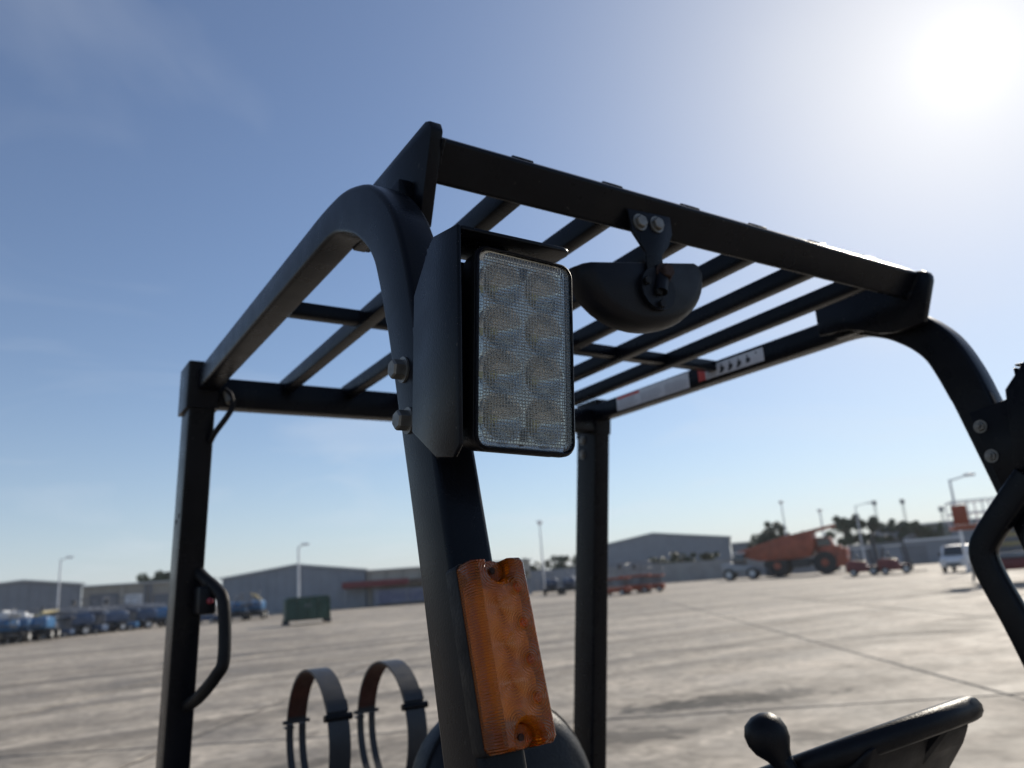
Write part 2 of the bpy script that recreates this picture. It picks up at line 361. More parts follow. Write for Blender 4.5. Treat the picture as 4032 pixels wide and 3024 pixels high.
# roof bars
bx_ = [-.028+.1467*k for k in range(1, 7)]
for k, x in enumerate(bx_):
    rings = []
    for y, z in ((.036, 2.078), (.5, 2.067), (1.015, 2.0565)):
        rings.append([(x+a, y, z+q) for a, q in rrect(.025, .031, .003, 2)])
    MB().loft(rings).build('roof_bar', steel, FL, smooth=True)
    top = A+dv*.026
    MB(Matrix.Translation((x+.006, top.x, top.y)) @ Matrix.Rotation(atan2(dv.y, dv.x), 4, 'X')).box((-.0115, -.010, -.002), (.0115, .012, .0024)).build('weld_tab', steel, FL, bevel=.002)
MB().box((-.033, .525, 2.057), (W+.033, .55, 2.081)).build('middle_bar', steel, FL, bevel=.002)
MB().box((-.036, 1.0, 2.001), (W+.036, 1.045, 2.0655)).build('rear_beam', steel, FL, bevel=.004)
# rear posts
KL = .155
for s in (0, 1):
    rings = []
    for z in (2.07, 1.5, .72):
        y = 1.0+(2.0-z)*KL
        rings.append([(mx(-.0595+a, s), y+.045+q, z) for a, q in rrect(.053, .09, .006, 3)])
    MB().loft(rings).build('rear_post', steel, FL, smooth=True)
    rings = []
    for z in (1.995, 2.092):
        y = 1.0+(2.0-z)*KL
        rings.append([(mx(-.0600+a, s), y+.045+q, z) for a, q in (rrect(.067, .104, .006, 3) if s == 0 else rrect(.058, .096, .006, 3))])
    MB().loft(rings).build('post_sleeve', steel, FL, smooth=True)
def hexbolt(name, p, n, r, h, parent=FL, m=zinc, washer=True, nut=False):
    p = Vector(p); n = Vector(n).normalized()
    b = MB(); a = n.orthogonal().normalized(); c = n.cross(a)
    ring = lambda rr, hh, k0=0, k=6: [p+n*hh+(a*cos(2*pi*i/k+k0)+c*sin(2*pi*i/k+k0))*rr for i in range(k)]
    b.loft([ring(r, .0015), ring(r, h*.85), ring(r*.86, h)])
    if nut: b.lathe([(r*.5, h), (r*.5, h*1.7), (r*.4, h*1.8)], p, n, 12)
    o = b.build(name, m, parent)
    if washer: MB().lathe([(r*1.32, 0), (r*1.32, .002)], p, n, 20).build('washer', m, o)
    return o
# bolts on the far rear post, dark discs painted in for the shade of holes in the near one
for z in (1.985, 1.945): hexbolt('bolt', (W+.033-.0005, 1.0+(2-z)*KL+.06, z), (-1, 0, 0), .010, .007)
for z, dy in ((1.775, .03), (1.765, .055)):
    MB().lathe([(.005, 0), (.005, .0006)], (-.0862, 1.0+(2-z)*KL+dy, z), (-1, 0, 0), 14).build('hole_shade_disc', rubber, FL)
# cable looping out of the near rail into the post
MB().tube(catmull([(-.018, .985, 2.035), (-.008, .972, 2.02), (-.006, .968, 1.995), (-.018, .968, 1.97), (-.036, .985, 1.94), (-.04, 1.01, 1.925)], 5), .006, 8).build('cable', rubber, FL, smooth=True)
MB().cyl((-.015, .985, 2.03), (-.010, .972, 2.005), .0085, n=10).build('cable_clip', zinc, FL, smooth=True)

# work lights ---------------------------------------------------------------
def frame(c, u, v):
    c, u, v = Vector(c), Vector(u).normalized(), Vector(v); v = (v-u*v.dot(u)).normalized(); n = v.cross(u)
    return Matrix(((u.x, v.x, n.x, c.x), (u.y, v.y, n.y, c.y), (u.z, v.z, n.z, c.z), (0, 0, 0, 1)))
MIR = Matrix.Translation((1.0765, 0, 0))                     # the far lamp hangs on the same hand of bracket
def work_light(s):
    LM = frame((-.0168, -.1692, 1.7930), (.9994, .0132, -.0318), (-.0325, .0542, -.998))
    T = LM if s == 0 else MIR @ LM
    I = Matrix.Identity(4) if s == 0 else MIR
    w_, h_ = .1035, .1780
    R = lambda dw, d, r=.013: [(a, b, d) for a, b in rrect(w_+dw, h_+dw, max(.002, r+dw/2), 6)]
    wl = MB(T).loft([R(-.009, -.034, .010), R(-.009, -.006, .010), R(-.0062, -.0052, .011), R(-.0058, -.0020, .0115), R(-.004, -.0016), R(-.001, -.003), R(0, -.005), R(0, -.012), R(-.003, -.013), R(-.003, -.026), R(-.02, -.050)]).build('work_light', plastic, FL, smooth=True)
    MB(T).loft([R(-.001, -.0045), R(.001, -.005), R(.001, -.011), R(-.001, -.0115)], False, False).build('bezel_seal', rubber, wl, smooth=True)
    # ribbed lens: a grid of small pillow prisms over a flat back
    gw, gh, rr = w_-.0065, h_-.0065, .0105; nx, ny = 32, 58
    def fit(a, b):
        qx, qy = abs(a)-(gw/2-rr), abs(b)-(gh/2-rr)
        if qx > 0 and qy > 0:
            l = max(qx, qy)/hypot(qx, qy); a = math.copysign(gw/2-rr+qx*l, a); b = math.copysign(gh/2-rr+qy*l, b)
        return a, b
    vs = []; fs = []; gi = []
    for i in range(nx+1):
        for j in range(ny+1):
            a, b = fit(-gw/2+gw*i/nx, -gh/2+gh*j/ny); ed = i in (0, nx) or j in (0, ny); vs.append((a, b, -.0032 if ed else -.0014))
    nb = len(vs)
    for i in range(nx):
        for j in range(ny):
            q = [i*(ny+1)+j, (i+1)*(ny+1)+j, (i+1)*(ny+1)+j+1, i*(ny+1)+j+1]
            if 0 < i < nx-1 and 0 < j < ny-1:
                cen = sum((Vector(vs[k]) for k in q), Vector())/4; k0 = len(vs)
                inn = [tuple(cen.lerp(Vector(vs[k]), .66)+Vector((0, 0, .00050))) for k in q]; vs += inn
                for k in range(4): gi.append(len(fs)); fs.append((q[k], q[(k+1) % 4], k0+(k+1) % 4, k0+k))
                fs.append((k0, k0+1, k0+2, k0+3))
            else: fs.append(tuple(q))
    k0 = len(vs); bord = [i*(ny+1) for i in range(nx+1)]+[nx*(ny+1)+j for j in range(1, ny+1)]+[i*(ny+1)+ny for i in range(nx-1, -1, -1)]+[j for j in range(ny-1, 0, -1)]
    vs += [(vs[k][0], vs[k][1], -.0055) for k in bord]; nbd = len(bord)
    for k in range(nbd): fs.append((bord[k], bord[(k+1) % nbd], k0+(k+1) % nbd, k0+k))
    fs.append(tuple(k0+k for k in range(nbd-1, -1, -1)))
    lo = MB(T).add(vs, fs).build('lens', glass, wl); lo.data.materials.append(groove)
    for q in gi: lo.data.polygons[q].material_index = 1
    # chromed reflector with eight bowls
    gx, gy = 40, 76; rw, rh = w_-.0095, h_-.0095; vs = []; fs = []; cs = [(sx_*.0218, (k-1.5)*.0395) for k in range(4) for sx_ in (-1, 1)]
    for i in range(gx+1):
        for j in range(gy+1):
            a, b = -rw/2+rw*i/gx, -rh/2+rh*j/gy; d = -.0105
            for ca, cb in cs:
                r = hypot(a-ca, b-cb)
                if r < .0194: d = -.0105-.0165*(1-(r/.0194)**2)
            vs.append((a, b, d))
    for i in range(gx):
        for j in range(gy): fs.append((i*(gy+1)+j, (i+1)*(gy+1)+j, (i+1)*(gy+1)+j+1, i*(gy+1)+j+1))
    rf = MB(T).add(vs, fs).build('reflector', chrome, wl, smooth=True)
    for ca, cb in cs: MB(T).box((ca-.0032, cb-.0032, -.0275), (ca+.0032, cb+.0032, -.0235)).build('led_chip', led, wl)
    for b in (-.072, .073): MB(T).box((-.0022, b-.005, -.0105), (.0022, b+.005, -.0075)).build('reflector_clip', plastic, wl)
    # bracket: outer plate, hood over the lamp, inner flange bolted through the pillar
    pl = [(-.178, 1.8945), (-.134, 1.9015), (-.126, 1.897), (-.091, 1.86), (-.079, 1.735), (-.124, 1.7045), (-.155, 1.6995), (-.166, 1.708)]
    pts = [Vector(p) for p in pl]
    MB(I).prism([tuple(p) for p in pts], -.0875, -.0835).build('bracket_plate', steel, wl, bevel=.0012)
    hood = [(-.0835, -.178), (.024, -.178), (.031, -.175), (.0345, -.168), (.0345, -.112), (-.0835, -.112)]
    MB(I).loft([[(x, y, 1.8905+(.0045 if y > -.15 else 0)) for x, y in hood], [(x, y, 1.8945+(.0045 if y > -.15 else 0)) for x, y in hood]]).build('bracket_hood', steel, wl, bevel=.0012)
    MB(I).box((-.0834, -.1115, 1.745), (.006, -.1085, 1.8935)).build('bracket_back', steel, wl, bevel=.001)
    MB(I).box((-.0835, -.105, 1.735), (-.0737, -.092, 1.86)).build('bracket_spacer', steel, wl, bevel=.0015)
    fl_ = [(-.066, 1.838), (-.10, 1.846), (-.11, 1.715), (-.082, 1.73)] if s == 0 else [(-.022, 1.836), (-.10, 1.848), (-.12, 1.70), (-.05, 1.70)]
    MB(I).prism(fl_, -.0778, -.0738).build('bracket_flange', steel, wl, bevel=.001)
    for y, z in ((-.0365, 1.805), (-.0445, 1.753)):
        if s == 0: hexbolt('bolt', (-.0738, y, z), (-1, 0, 0), .0098, .0135)
        else: hexbolt('nut', I @ Vector((-.0779, y, z+.004)), (-1, 0, 0), .0085, .007, nut=True)
work_light(0); work_light(1)

# amber turn signal on the near pillar ---------------------------------------
TM = frame((-.0478, -.1672, 1.5506), (.999, .0428, .0119), (.0204, -.2047, -.9786))
tw, th = .0535, .142
def sig_outline(nr=.0115, ac=.001, dep=.019):
    r = .004; o = []
    def notch(b0, sg):                                       # U shaped screw recess, walked along +a for sg<0
        q = [(ac-nr, b0)]+[(ac-nr*cos(pi*k/8), b0-sg*(dep-nr+nr*sin(pi*k/8))) for k in range(9)]+[(ac+nr, b0)]
        return q
    o += [(-tw/2, -th/2+r), (-tw/2+r, -th/2)]+notch(-th/2, -1)+[(tw/2-r, -th/2), (tw/2, -th/2+r)]
    o += [(tw/2, th/2-r), (tw/2-r, th/2)]+notch(th/2, 1)[::-1]+[(-tw/2+r, th/2), (-tw/2, th/2-r)]
    return o
def inset(poly, k):
    n = len(poly); out = []; ar = sum(poly[i][0]*poly[(i+1) % n][1]-poly[(i+1) % n][0]*poly[i][1] for i in range(n)); sg = 1 if ar > 0 else -1
    for i in range(n):
        a, b, c = Vector(poly[i-1]), Vector(poly[i]), Vector(poly[(i+1) % n])
        e = ((b-a).normalized()+(c-b).normalized()).normalized(); out.append(tuple(b+Vector((-e.y, e.x))*k*sg))
    return out
ol = sig_outline()
Z = lambda poly, d: [(a, b, d) for a, b in poly]
base = MB(TM).loft([Z([(a*1.03, b*1.015) for a, b in rrect(tw, th, .005, 3)], d) for d in (-.040, -.022)]).build('turn_signal', rubber, FL, bevel=.002)
def amber_part(name, rings, smooth=True):
    o = MB().loft(rings).build(name, amber, base, smooth=smooth); o.matrix_local = TM; return o
amber_part('amber_lens', [Z(ol, -.024), Z(ol, -.006), Z(inset(ol, .0012), -.0022), Z(inset(ol, .0036), 0)])
for sg in (-1, 1):
    ear = [(.001+.0108*cos(2*pi*k/16), sg*(th/2-.0085)+.0088*sin(2*pi*k/16)) for k in range(16)]
    amber_part('screw_ear', [Z(ear, -.024), Z(ear, -.014)])
    MB(TM).lathe([(.0028, -.014), (.0028, -.0124), (.002, -.0118)], (.001, sg*(th/2-.008), 0), (0, 0, 1), 12).build('screw', rustbolt, base, smooth=True)
for k in range(4):
    o = MB().lathe([(.0036, -.002), (.0034, .0004), (.0022, .0012), (.0008, .0015)], (.0137, (k-1.5)*.028-.0038, 0), (0, 0, 1), 12).build('lens_dot', amber, base, smooth=True); o.matrix_local = TM
MB(TM).add([(-.0235, -.05, -.0205), (.0235, -.05, -.0205), (.0235, .05, -.0205), (-.0235, .05, -.0205)], [(0, 1, 2, 3)]).build('back_reflector', chrome, base)

# rear-view mirror hung from the front beam -----------------------------------
mb = MB()
bp = [(.283, 2.078), (.362, 2.082), (.362, 2.056), (.352, 2.035), (.338, 2.02), (.338, 1.985), (.308, 1.985), (.308, 2.02), (.288, 2.045)]
mb.prism(bp, .0205, .0245, 1)
br = mb.build('mirror_bracket', steel, FL, bevel=.001); br.matrix_local = Matrix.Translation((0, -.012, 0))
for x, z in ((.302, 2.061), (.333, 2.064)): hexbolt('bolt', (x, .0085, z), (0, -1, 0), .0092, .008)
mc = Vector((.317, .028, 2.0)); RM = .117
mm_ = MB()
half = [(RM*cos(radians(a)), RM*.72*sin(radians(a))) for a in range(180, 361, 9)]
half = [(x, z) for x, z in half]
def hr(sc, y, up): return [(mc.x+x*sc, mc.y+y, mc.z+z*sc+up+.10*x) for x, z in half]+[(mc.x+RM*sc*.93, mc.y+y, mc.z+up+.010+.10*RM), (mc.x-RM*sc*.93, mc.y+y, mc.z+up+.004-.10*RM)]
mm_.loft([hr(.80, -.014, 0), hr(.90, -.010, 0), hr(.97, -.002, 0), hr(1.0, .010, 0), hr(.985, .022, 0), hr(.95, .022, 0)])
mirror = mm_.build('mirror', plastic, FL, smooth=True)
MB().loft([hr(.955, .0225, 0), hr(.80, .034, 0), hr(.5, .044, 0), hr(.1, .05, 0)]).build('mirror_glass', chrome, mirror, smooth=True)
MB().lathe([(.030, .012), (.030, .0), (.024, -.006), (.012, -.008)], (.322, .018, 1.968), (0, -1, 0), 18).build('pivot_boss', plastic, mirror, smooth=True)
MB().tube([(.334, .012, 1.993), (.328, .006, 1.98), (.322, .004, 1.962)], .010, 10).build('pivot_arm', plastic, mirror, smooth=True)
for x, z in ((.300, 1.975), (.318, 1.962), (.322, 1.945)): hexbolt('bolt', (x, .006, z), (0, -1, 0), .006, .006, washer=False, m=rubber, parent=mirror)
hexbolt('pivot_bolt', (.334, .006, 1.992), (0, -1, 0), .0105, .012, m=rustbolt, parent=mirror)

# warning labels on the far rail ---------------------------------------------
XF = W+.0300
def sheet(name, y0, y1, z0, z1, m, parent, t=.0008, off=0.):
    return MB().box((XF-off-t, y0, z0), (XF-off, y1, z1)).build(name, m, parent)
d1 = sheet('instruction_label', .617, .893, 2.0365, 2.076, white_label, FL)
sheet('heading', .80, .89, 2.067, 2.074, red_label, d1, .0002, .0008)
for k in range(3):
    y0 = .622+k*.09
    for r in range(7):
        z = 2.041+r*.0036
        sheet('text_line', y0+random.uniform(0, .02), y0+.082, z, z+.0012, grey_ink, d1, .0002, .0008)
d2 = sheet('warning_label', .386, .585, 2.0425, 2.0735, white_label, FL)
sheet('red_panel', .562, .585, 2.0425, 2.0735, red_label, d2, .0002, .0008)
for r in range(5): sheet('text_line', .528, .558, 2.046+r*.005, 2.0485+r*.005, grey_ink, d2, .0002, .0008)
for k in range(5):
    y = .51-k*.026; b = MB()
    b.lathe([(.0025, 0), (.0025, .0002)], (XF-.0008, y, 2.066), (-1, 0, 0), 10)
    for a, c_, e, g in ((-.006, 2.050, .004, 2.062), (-.002, 2.047, .007, 2.052), (-.009, 2.054, -.001, 2.058)):
        if random.random() < .85: b.box((XF-.001, y+a, c_), (XF-.0008, y+e, g))
    b.build('pictogram', ink, d2)

# grab bar inside the far pillar -------------------------------------------------
gp = catmull([(.985, -.10, 1.715), (.985, -.065, 1.678), (.985, -.022, 1.630), (.985, -.007, 1.606), (.985, -.008, 1.580), (.985, -.018, 1.545), (.985, -.045, 1.465), (.985, -.12, 1.2), (.985, -.18, .98)], 4)
rings = []
for i, p in enumerate(gp):
    t = (gp[min(i+1, len(gp)-1)]-gp[max(i-1, 0)]).normalized(); n_ = Vector((0, t.z, -t.y))
    rings.append([p+Vector((a, 0, 0))+n_*q for a, q in rrect(.026, .042, .007, 3)])
MB().loft(rings).build('grab_bar', steel, FL, smooth=True)

# grip with horn button on the near rear post -----------------------------------------
hp = catmull([(-.046, 1.075, 1.665), (-.036, 1.033, 1.643), (-.018, .994, 1.618), (-.010, .970, 1.590), (-.010, .955, 1.490), (-.020, .966, 1.458), (-.038, 1.03, 1.415), (-.048, 1.10, 1.392)], 5)
grip = MB().tube(hp, .0125, 12).build('rear_grip', rubber, FL, smooth=True)
MB().box((-.052, 1.0, 1.572), (-.018, 1.09, 1.628)).build('switch_block', plastic, grip, bevel=.006)
MB().lathe([(.0068, 0), (.0068, .003), (.005, .006), (.002, .007)], (-.031, .9995, 1.598), (0, -1, 0), 16).build('horn_button', red_plastic, grip, smooth=True)

# steering wheel, instrument pod, lever ---------------------------------------------
WC = Vector((.64, .05, 1.344)); WN = Vector((-.039, .37, .928)).normalized(); wa = Vector((1, 0, 0)); wa = (wa-WN*wa.dot(WN)).normalized(); wb = WN.cross(wa)
Rw, rw_ = .165, .0155; vs = []; fs = []; nM, nm = 56, 12
for i in range(nM):
    a = 2*pi*i/nM; rad = wa*cos(a)+wb*sin(a)
    for j in range(nm):
        q = 2*pi*j/nm; k = rw_*(1+.05*(sin(a*28) if abs(sin(q)) < .9 and sin(q) < 0 else 0)); vs.append(WC+rad*(Rw+k*cos(q))+WN*k*sin(q))
for i in range(nM):
    for j in range(nm): fs.append((i*nm+j, ((i+1) % nM)*nm+j, ((i+1) % nM)*nm+(j+1) % nm, i*nm+(j+1) % nm))
sw = MB().add(vs, fs).build('steering_wheel', plastic, FL, smooth=True)
for a in (20, 160, 270):
    e = wa*cos(radians(a))+wb*sin(radians(a)); MB().tube([WC-WN*.035+e*.03, WC-WN*.03+e*.09, WC+e*(Rw-.004)], [.014, .012, .009], 8).build('spoke', plastic, sw, smooth=True)
MB().lathe([(.052, -.05), (.055, -.03), (.045, -.018), (.02, -.012)], WC, WN, 24).build('horn_pad', plastic, sw, smooth=True)
pod = [(-.078, 1.386), (-.060, 1.352), (-.035, 1.318), (.03, 1.18), (.03, .95), (.22, .95), (.20, 1.20), (.14, 1.27)]
MB().prism(pod, .50, .735).build('instrument_pod', plastic, FL, bevel=.012, seg=3)
lev = MB().tube(catmull([(.452, .02, 1.375), (.458, .005, 1.34), (.47, -.02, 1.2), (.48, -.03, 1.0)], 4), .0105, 10).build('lever', steel, FL, smooth=True)
ax = Vector((-.012, .022, .05)).normalized()
MB().lathe([(.011, -.046), (.0135, -.044), (.0135, -.032), (.0118, -.030), (.0125, -.020), (.0165, -.009), (.0245, .003), (.0275, .015), (.026, .027), (.019, .0375), (.007, .0425)], Vector((.4505, .024, 1.378)), ax, 22).build('knob', plastic, lev, smooth=True)

# seat --------------------------------------------------------------------------------
rings = []
for y, sc in ((.60, .86), (.615, .96), (.64, 1.0), (.69, 1.0), (.715, .96), (.725, .86)):
    o = []
    for a, b in rrect(.385, .56, .12, 8):
        zz_ = 1.068+b*sc+(.02 if b > 0 else 0)*(1-(a/.2)**2); o.append((.447+a*sc*(1+.10*(-b/.28)), y+(zz_-1.1)*.16, zz_))
    rings.append(o)
seat = MB().loft(rings).build('seat', vinyl, FL, smooth=True)
MB().tube([Vector((.447+a*1.003*(1+.10*(-b/.28)), .640+((1.068+b+(.02 if b > 0 else 0)*(1-(a/.2)**2))-1.1)*.16, 1.068+b*1.003+(.02 if b > 0 else 0)*(1-(a/.2)**2))) for a, b in rrect(.385, .56, .12, 8)[0:20]], .0035, 6).build('piping', rubber, seat, smooth=True)
MB().box((.25, .2, .78), (.65, .68, .90)).build('seat_cushion', vinyl, seat, bevel=.04, seg=4)
# gas cylinder clamps behind the seat -------------------------------------------------
def clamp(x0):
    cy, cz, r, wd, th_ = 1.36, 1.243, .168, .052, .005
    def arc(a0, a1, rr=r, x_a=-wd/2, x_b=wd/2, n=18, t=th_):
        b = MB(); rg = []
        for k in range(n+1):
            a = radians(a0+(a1-a0)*k/n); d = Vector((0, cos(a), sin(a))); c = Vector((x0, cy, cz))
            rg.append([c+d*(rr-t/2)+Vector((x_a, 0, 0)), c+d*(rr-t/2)+Vector((x_b, 0, 0)), c+d*(rr+t/2)+Vector((x_b, 0, 0)), c+d*(rr+t/2)+Vector((x_a, 0, 0))])
        return b.loft(rg)
    # angle 0 = rearwards, 90 = up, 180 = towards the seat
    cl = arc(9, 155).build('gas_clamp', bandgrey, FL, smooth=True)
    arc(14, 150, r-.0042, -wd/2+.002, wd/2-.002, 18, .003).build('liner', liner, cl, smooth=True)
    arc(156, 296).build('lower_band', bandgrey, cl, smooth=True)
    arc(162, 294, r-.0042, -wd/2+.002, wd/2-.002, 18, .003).build('liner', liner, cl, smooth=True)
    for xa, xb in ((-wd/2, -wd/2+.018), (wd/2-.018, wd/2)): arc(7, -58, r, xa, xb).build('slotted_strap', bandgrey, cl, smooth=True)
    arc(-58, -64).build('strap_end', bandgrey, cl, smooth=True)
    def at(a, rr): return Vector((x0, cy+cos(radians(a))*rr, cz+sin(radians(a))*rr))
    h = at(156, r+.002); MB().cyl(h-Vector((wd/2+.008, 0, 0)), h+Vector((wd/2+.008, 0, 0)), .0085, n=12).build('hinge_pin', steel, cl, smooth=True)
    arc(143, 152, r+.006, -wd/2, wd/2, 4, .006).build('hinge_knuckle', bandgrey, cl, smooth=True)
    h = at(9, r); MB().cyl(h-Vector((wd/2+.010, 0, 0)), h+Vector((wd/2+.010, 0, 0)), .005, n=10).build('latch_pin', bandgrey, cl, smooth=True)
    h = at(4, r+.004); MB().box(h-Vector((wd/2+.004, .006, .003)), h+Vector((-.004, .012, .002))).build('latch', bandgrey, cl, bevel=.002)
for x0 in (.312, .512): clamp(x0)
MB().prism([(1.24, 1.02), (1.26, 1.13), (1.30, 1.185), (1.335, 1.15), (1.40, 1.09), (1.48, 1.02)], .235, .275).build('clamp_cradle', steel, FL, bevel=.003)
MB().prism([(1.24, 1.02), (1.29, 1.08), (1.43, 1.08), (1.48, 1.02)], .275, .60).build('clamp_cradle', steel, FL, bevel=.003)
# chassis under the guard (all below the picture) ---------------------------------------
cwm = mat('chassis_paint', (.03, .03, .034), .45, var=.2, vs=3)
MB().box((.02, .12, .35), (.95, 1.05, .80)).build('engine_hood', cwm, FL, bevel=.03, seg=3)
MB().prism([(1.05, .25), (1.05, 1.0), (1.2, 1.02), (1.5, .98), (1.6, .85), (1.6, .35), (1.45, .22)], -.06, 1.03).build('counterweight', cwm, FL, bevel=.03, seg=3)
MB().prism([(-.36, .25), (-.34, .8), (-.2, .95), (.05, .95), (.05, .35), (.12, .25)], -.05, 1.02).build('front_cowl', cwm, FL, bevel=.02, seg=3)
def wheel(name, c, ax_, r, wd, parent, mt=tyre, mh=hub, hr_=.55, n=20):
    c = Vector(c); ax_ = Vector(ax_).normalized()
    o = MB().lathe([(r*.45, -wd*.5), (r*.9, -wd*.5), (r, -wd*.36), (r, wd*.36), (r*.9, wd*.5), (r*.45, wd*.5)], c, ax_, n).build(name, mt, parent, smooth=True)
    MB().lathe([(r*hr_, -wd*.52), (r*hr_, wd*.52)], c, ax_, n).build('rim', mh, o, smooth=True); return o
for x in (-.02, .99): wheel('wheel', (x, -.1, .35), (1, 0, 0), .35, .2, FL, mh=cwm)
for x in (.08, .89): wheel('wheel', (x, 1.25, .27), (1, 0, 0), .27, .18, FL, mh=cwm)

# ================================================================== the yard behind
HEAD = lambda b, off=0.: radians(90-b+off)                    # heading away from the photographer, plus an offset
def P3(o): return Vector((o[0], o[1], 0))

# ---- sheds and walls
def shed(name, label, a, b, depth, eave, ridge, wallm, cat='warehouse', ridge_at=.5, eave2=None, roof_over=.35):
    """gable wall from plan point a to b (left to right as seen), building running away behind it"""
    a, b = P3(a), P3(b); t = b-a; wd = t.length; t /= wd; back = Vector((-t.y, t.x, 0)); e2 = eave2 or eave
    th_ = thing(name, label, cat, a, atan2(t.y, t.x))
    g = [(0, 0), (wd, 0), (wd, e2), (wd*ridge_at, ridge), (0, eave)]
    MB().prism(g, 0, depth, 1).build('wall', wallm, th_)
    for q in ([(-roof_over, eave-.02), (wd*ridge_at, ridge+.03), (wd*ridge_at, ridge+.21), (-roof_over, eave+.16)], [(wd*ridge_at, ridge+.03), (wd+roof_over, e2-.02), (wd+roof_over, e2+.16), (wd*ridge_at, ridge+.21)]):
        MB().prism(q, -.3, depth+.3, 1).build('roof', roofm, th_)
    for x, h in ((.1, eave), (wd-.1, e2)): MB().box((x-.12, -.06, 0), (x+.12, -.003, h-.1)).build('corner_trim', clad, th_)
    n = int(wd/1.0)
    for k in range(1, n):
        x = wd*k/n; zt = (eave+(ridge-eave)*x/(wd*ridge_at)) if x < wd*ridge_at else (e2+(ridge-e2)*(wd-x)/(wd*(1-ridge_at)))
        MB().box((x-.03, -.045, .25), (x+.03, -.003, zt-.08)).build('cladding_rib', wallm, th_)
    MB().box((0, -.05, 0), (wd, -.004, .22)).build('plinth', concw, th_)
    return th_, wd
sa, _ = shed('warehouse', 'grey gabled shed at the far left edge behind blue lifts', spot(-4.5, 106), spot(3.93, 108), 30, 4.7, 5.6, clad, ridge_at=.62, eave2=4.9)
# long tan store beside it
a, b = spot(3.99, 120), spot(11.8, 120); t = (b-a).normalized()
st = thing('store_building', 'long low tan store with grey shutters between two sheds', 'store', a, atan2(t.y, t.x)); wd = (b-a).length
MB().box((0, 0, 0), (wd, 9, 4.9)).build('wall', tan, st)
MB().box((-.2, -.5, 4.92), (wd+.2, 9.2, 5.1)).build('roof', roofm, st)
for x0, x1, h in ((.9, 4.4, 3.9), (8.6, 12.6, 3.4)): MB().box((x0, -.05, 0), (x1, -.004, h)).build('shutter', doorg, st)
for x in (4.7, 7.6, 8.2, 13.2): MB().box((x-.16, -.35, 0), (x+.16, -.004, 4.8)).build('column', cream if x < 7 else doorg, st)
MB().box((5.1, -.06, 0), (7.3, -.004, 3.6)).build('white_patch', whitep, st)  # plain white patch set on the store front
for k, (x, y, z) in enumerate(((5.4, -1.4, 0), (6.5, -1.2, 0), (5.9, -1.3, 1.25), (7.3, -1.6, 0))):
    o = spot(3.99, 120)+t*x+Vector((-t.y, t.x, 0))*y; o.z = z
    q = thing('bulk_bag', ('white bulk bag left in front of the tan store', 'white bulk bag in the middle before the tan store', 'white bulk bag stacked on two others at the tan store', 'white bulk bag rightmost before the tan store')[k], 'bag', o, atan2(t.y, t.x)+.2*k, 'bulk bags by the store')
    MB().box((-.5, -.5, 0), (.5, .5, 1.2)).build('sack', whitep, q, bevel=.14, seg=3)
    for lx in (-.3, .3): MB().tube([(lx-.12, 0, 1.15), (lx, 0, 1.32), (lx+.12, 0, 1.15)], .03, 6).build('lifting_loop', whitep, q)
# big grey gabled hall with a cream wing, red canopy and a banner
sb, _ = shed('warehouse', 'wide grey gabled hall behind the green skip', spot(12.3, 97), spot(21.78, 93), 40, 4.2, 5.15, clad2, ridge_at=.52, eave2=4.05)
a, b = spot(21.86, 93.2), spot(33.5, 94); t = (b-a).normalized(); wd = (b-a).length
wing = thing('office_wing', 'cream wing with pilasters beside the wide grey hall', 'building', a, atan2(t.y, t.x))
MB().box((0, 0, 0), (wd, 14, 3.9)).build('wall', cream, wing)
MB().box((-.15, -.4, 3.92), (wd+.2, 14.2, 4.06)).build('roof', roofm, wing)
for k in range(9): MB().box((1.9*k+.2, -.22, 0), (1.9*k+.5, -.004, 3.85)).build('pilaster', tan, wing)
MB().box((0, -.1, 0), (wd, -.006, 1.95)).build('lower_wall', clad2, wing)
o = a-t*2.6+Vector((t.y, -t.x, 0))*2.2
can = thing('canopy', 'dark red canopy running along the cream wing, brown at its right end', 'canopy', o, atan2(t.y, t.x))
MB().box((0, 0, 2.15), (7.4, 2.0, 2.85)).build('red_fascia', redc, can, bevel=.05)
MB().box((7.44, 0, 2.2), (wd+2, 2.0, 2.75)).build('brown_fascia', brownc, can, bevel=.05)
for k in range(6): MB().cyl((.4+3.4*k, .2, 0), (.4+3.4*k, .2, 2.2), .06, n=8).build('post', galv, can)
o = a+t*.9+Vector((t.y, -t.x, 0))*1.4
ban = thing('banner', 'blue banner with dark lettering under the red canopy', 'banner', o, atan2(t.y, t.x))
MB().box((0, 0, .25), (8.2, .06, 1.75)).build('banner_sheet', signblue, ban)
for x in (.05, 8.1): MB().cyl((x, .12, 0), (x, .12, 1.9), .05, n=8).build('stake', galv, ban)
fc = bpy.data.curves.new('lettering', 'FONT'); fc.body = '@nokate'; fc.size = 1.5; fc.extrude = .01
fo = bpy.data.objects.new('lettering_curve', fc); C.objects.link(fo); dg = bpy.context.evaluated_depsgraph_get()
me = bpy.data.meshes.new_from_object(fo.evaluated_get(dg)); bpy.data.objects.remove(fo); me.materials.clear(); me.materials.append(signtext)
fo = bpy.data.objects.new('lettering', me); C.objects.link(fo); fo.parent = ban; fo.location = (.5, -.03, .55); fo.rotation_euler = (pi/2, 0, 0)
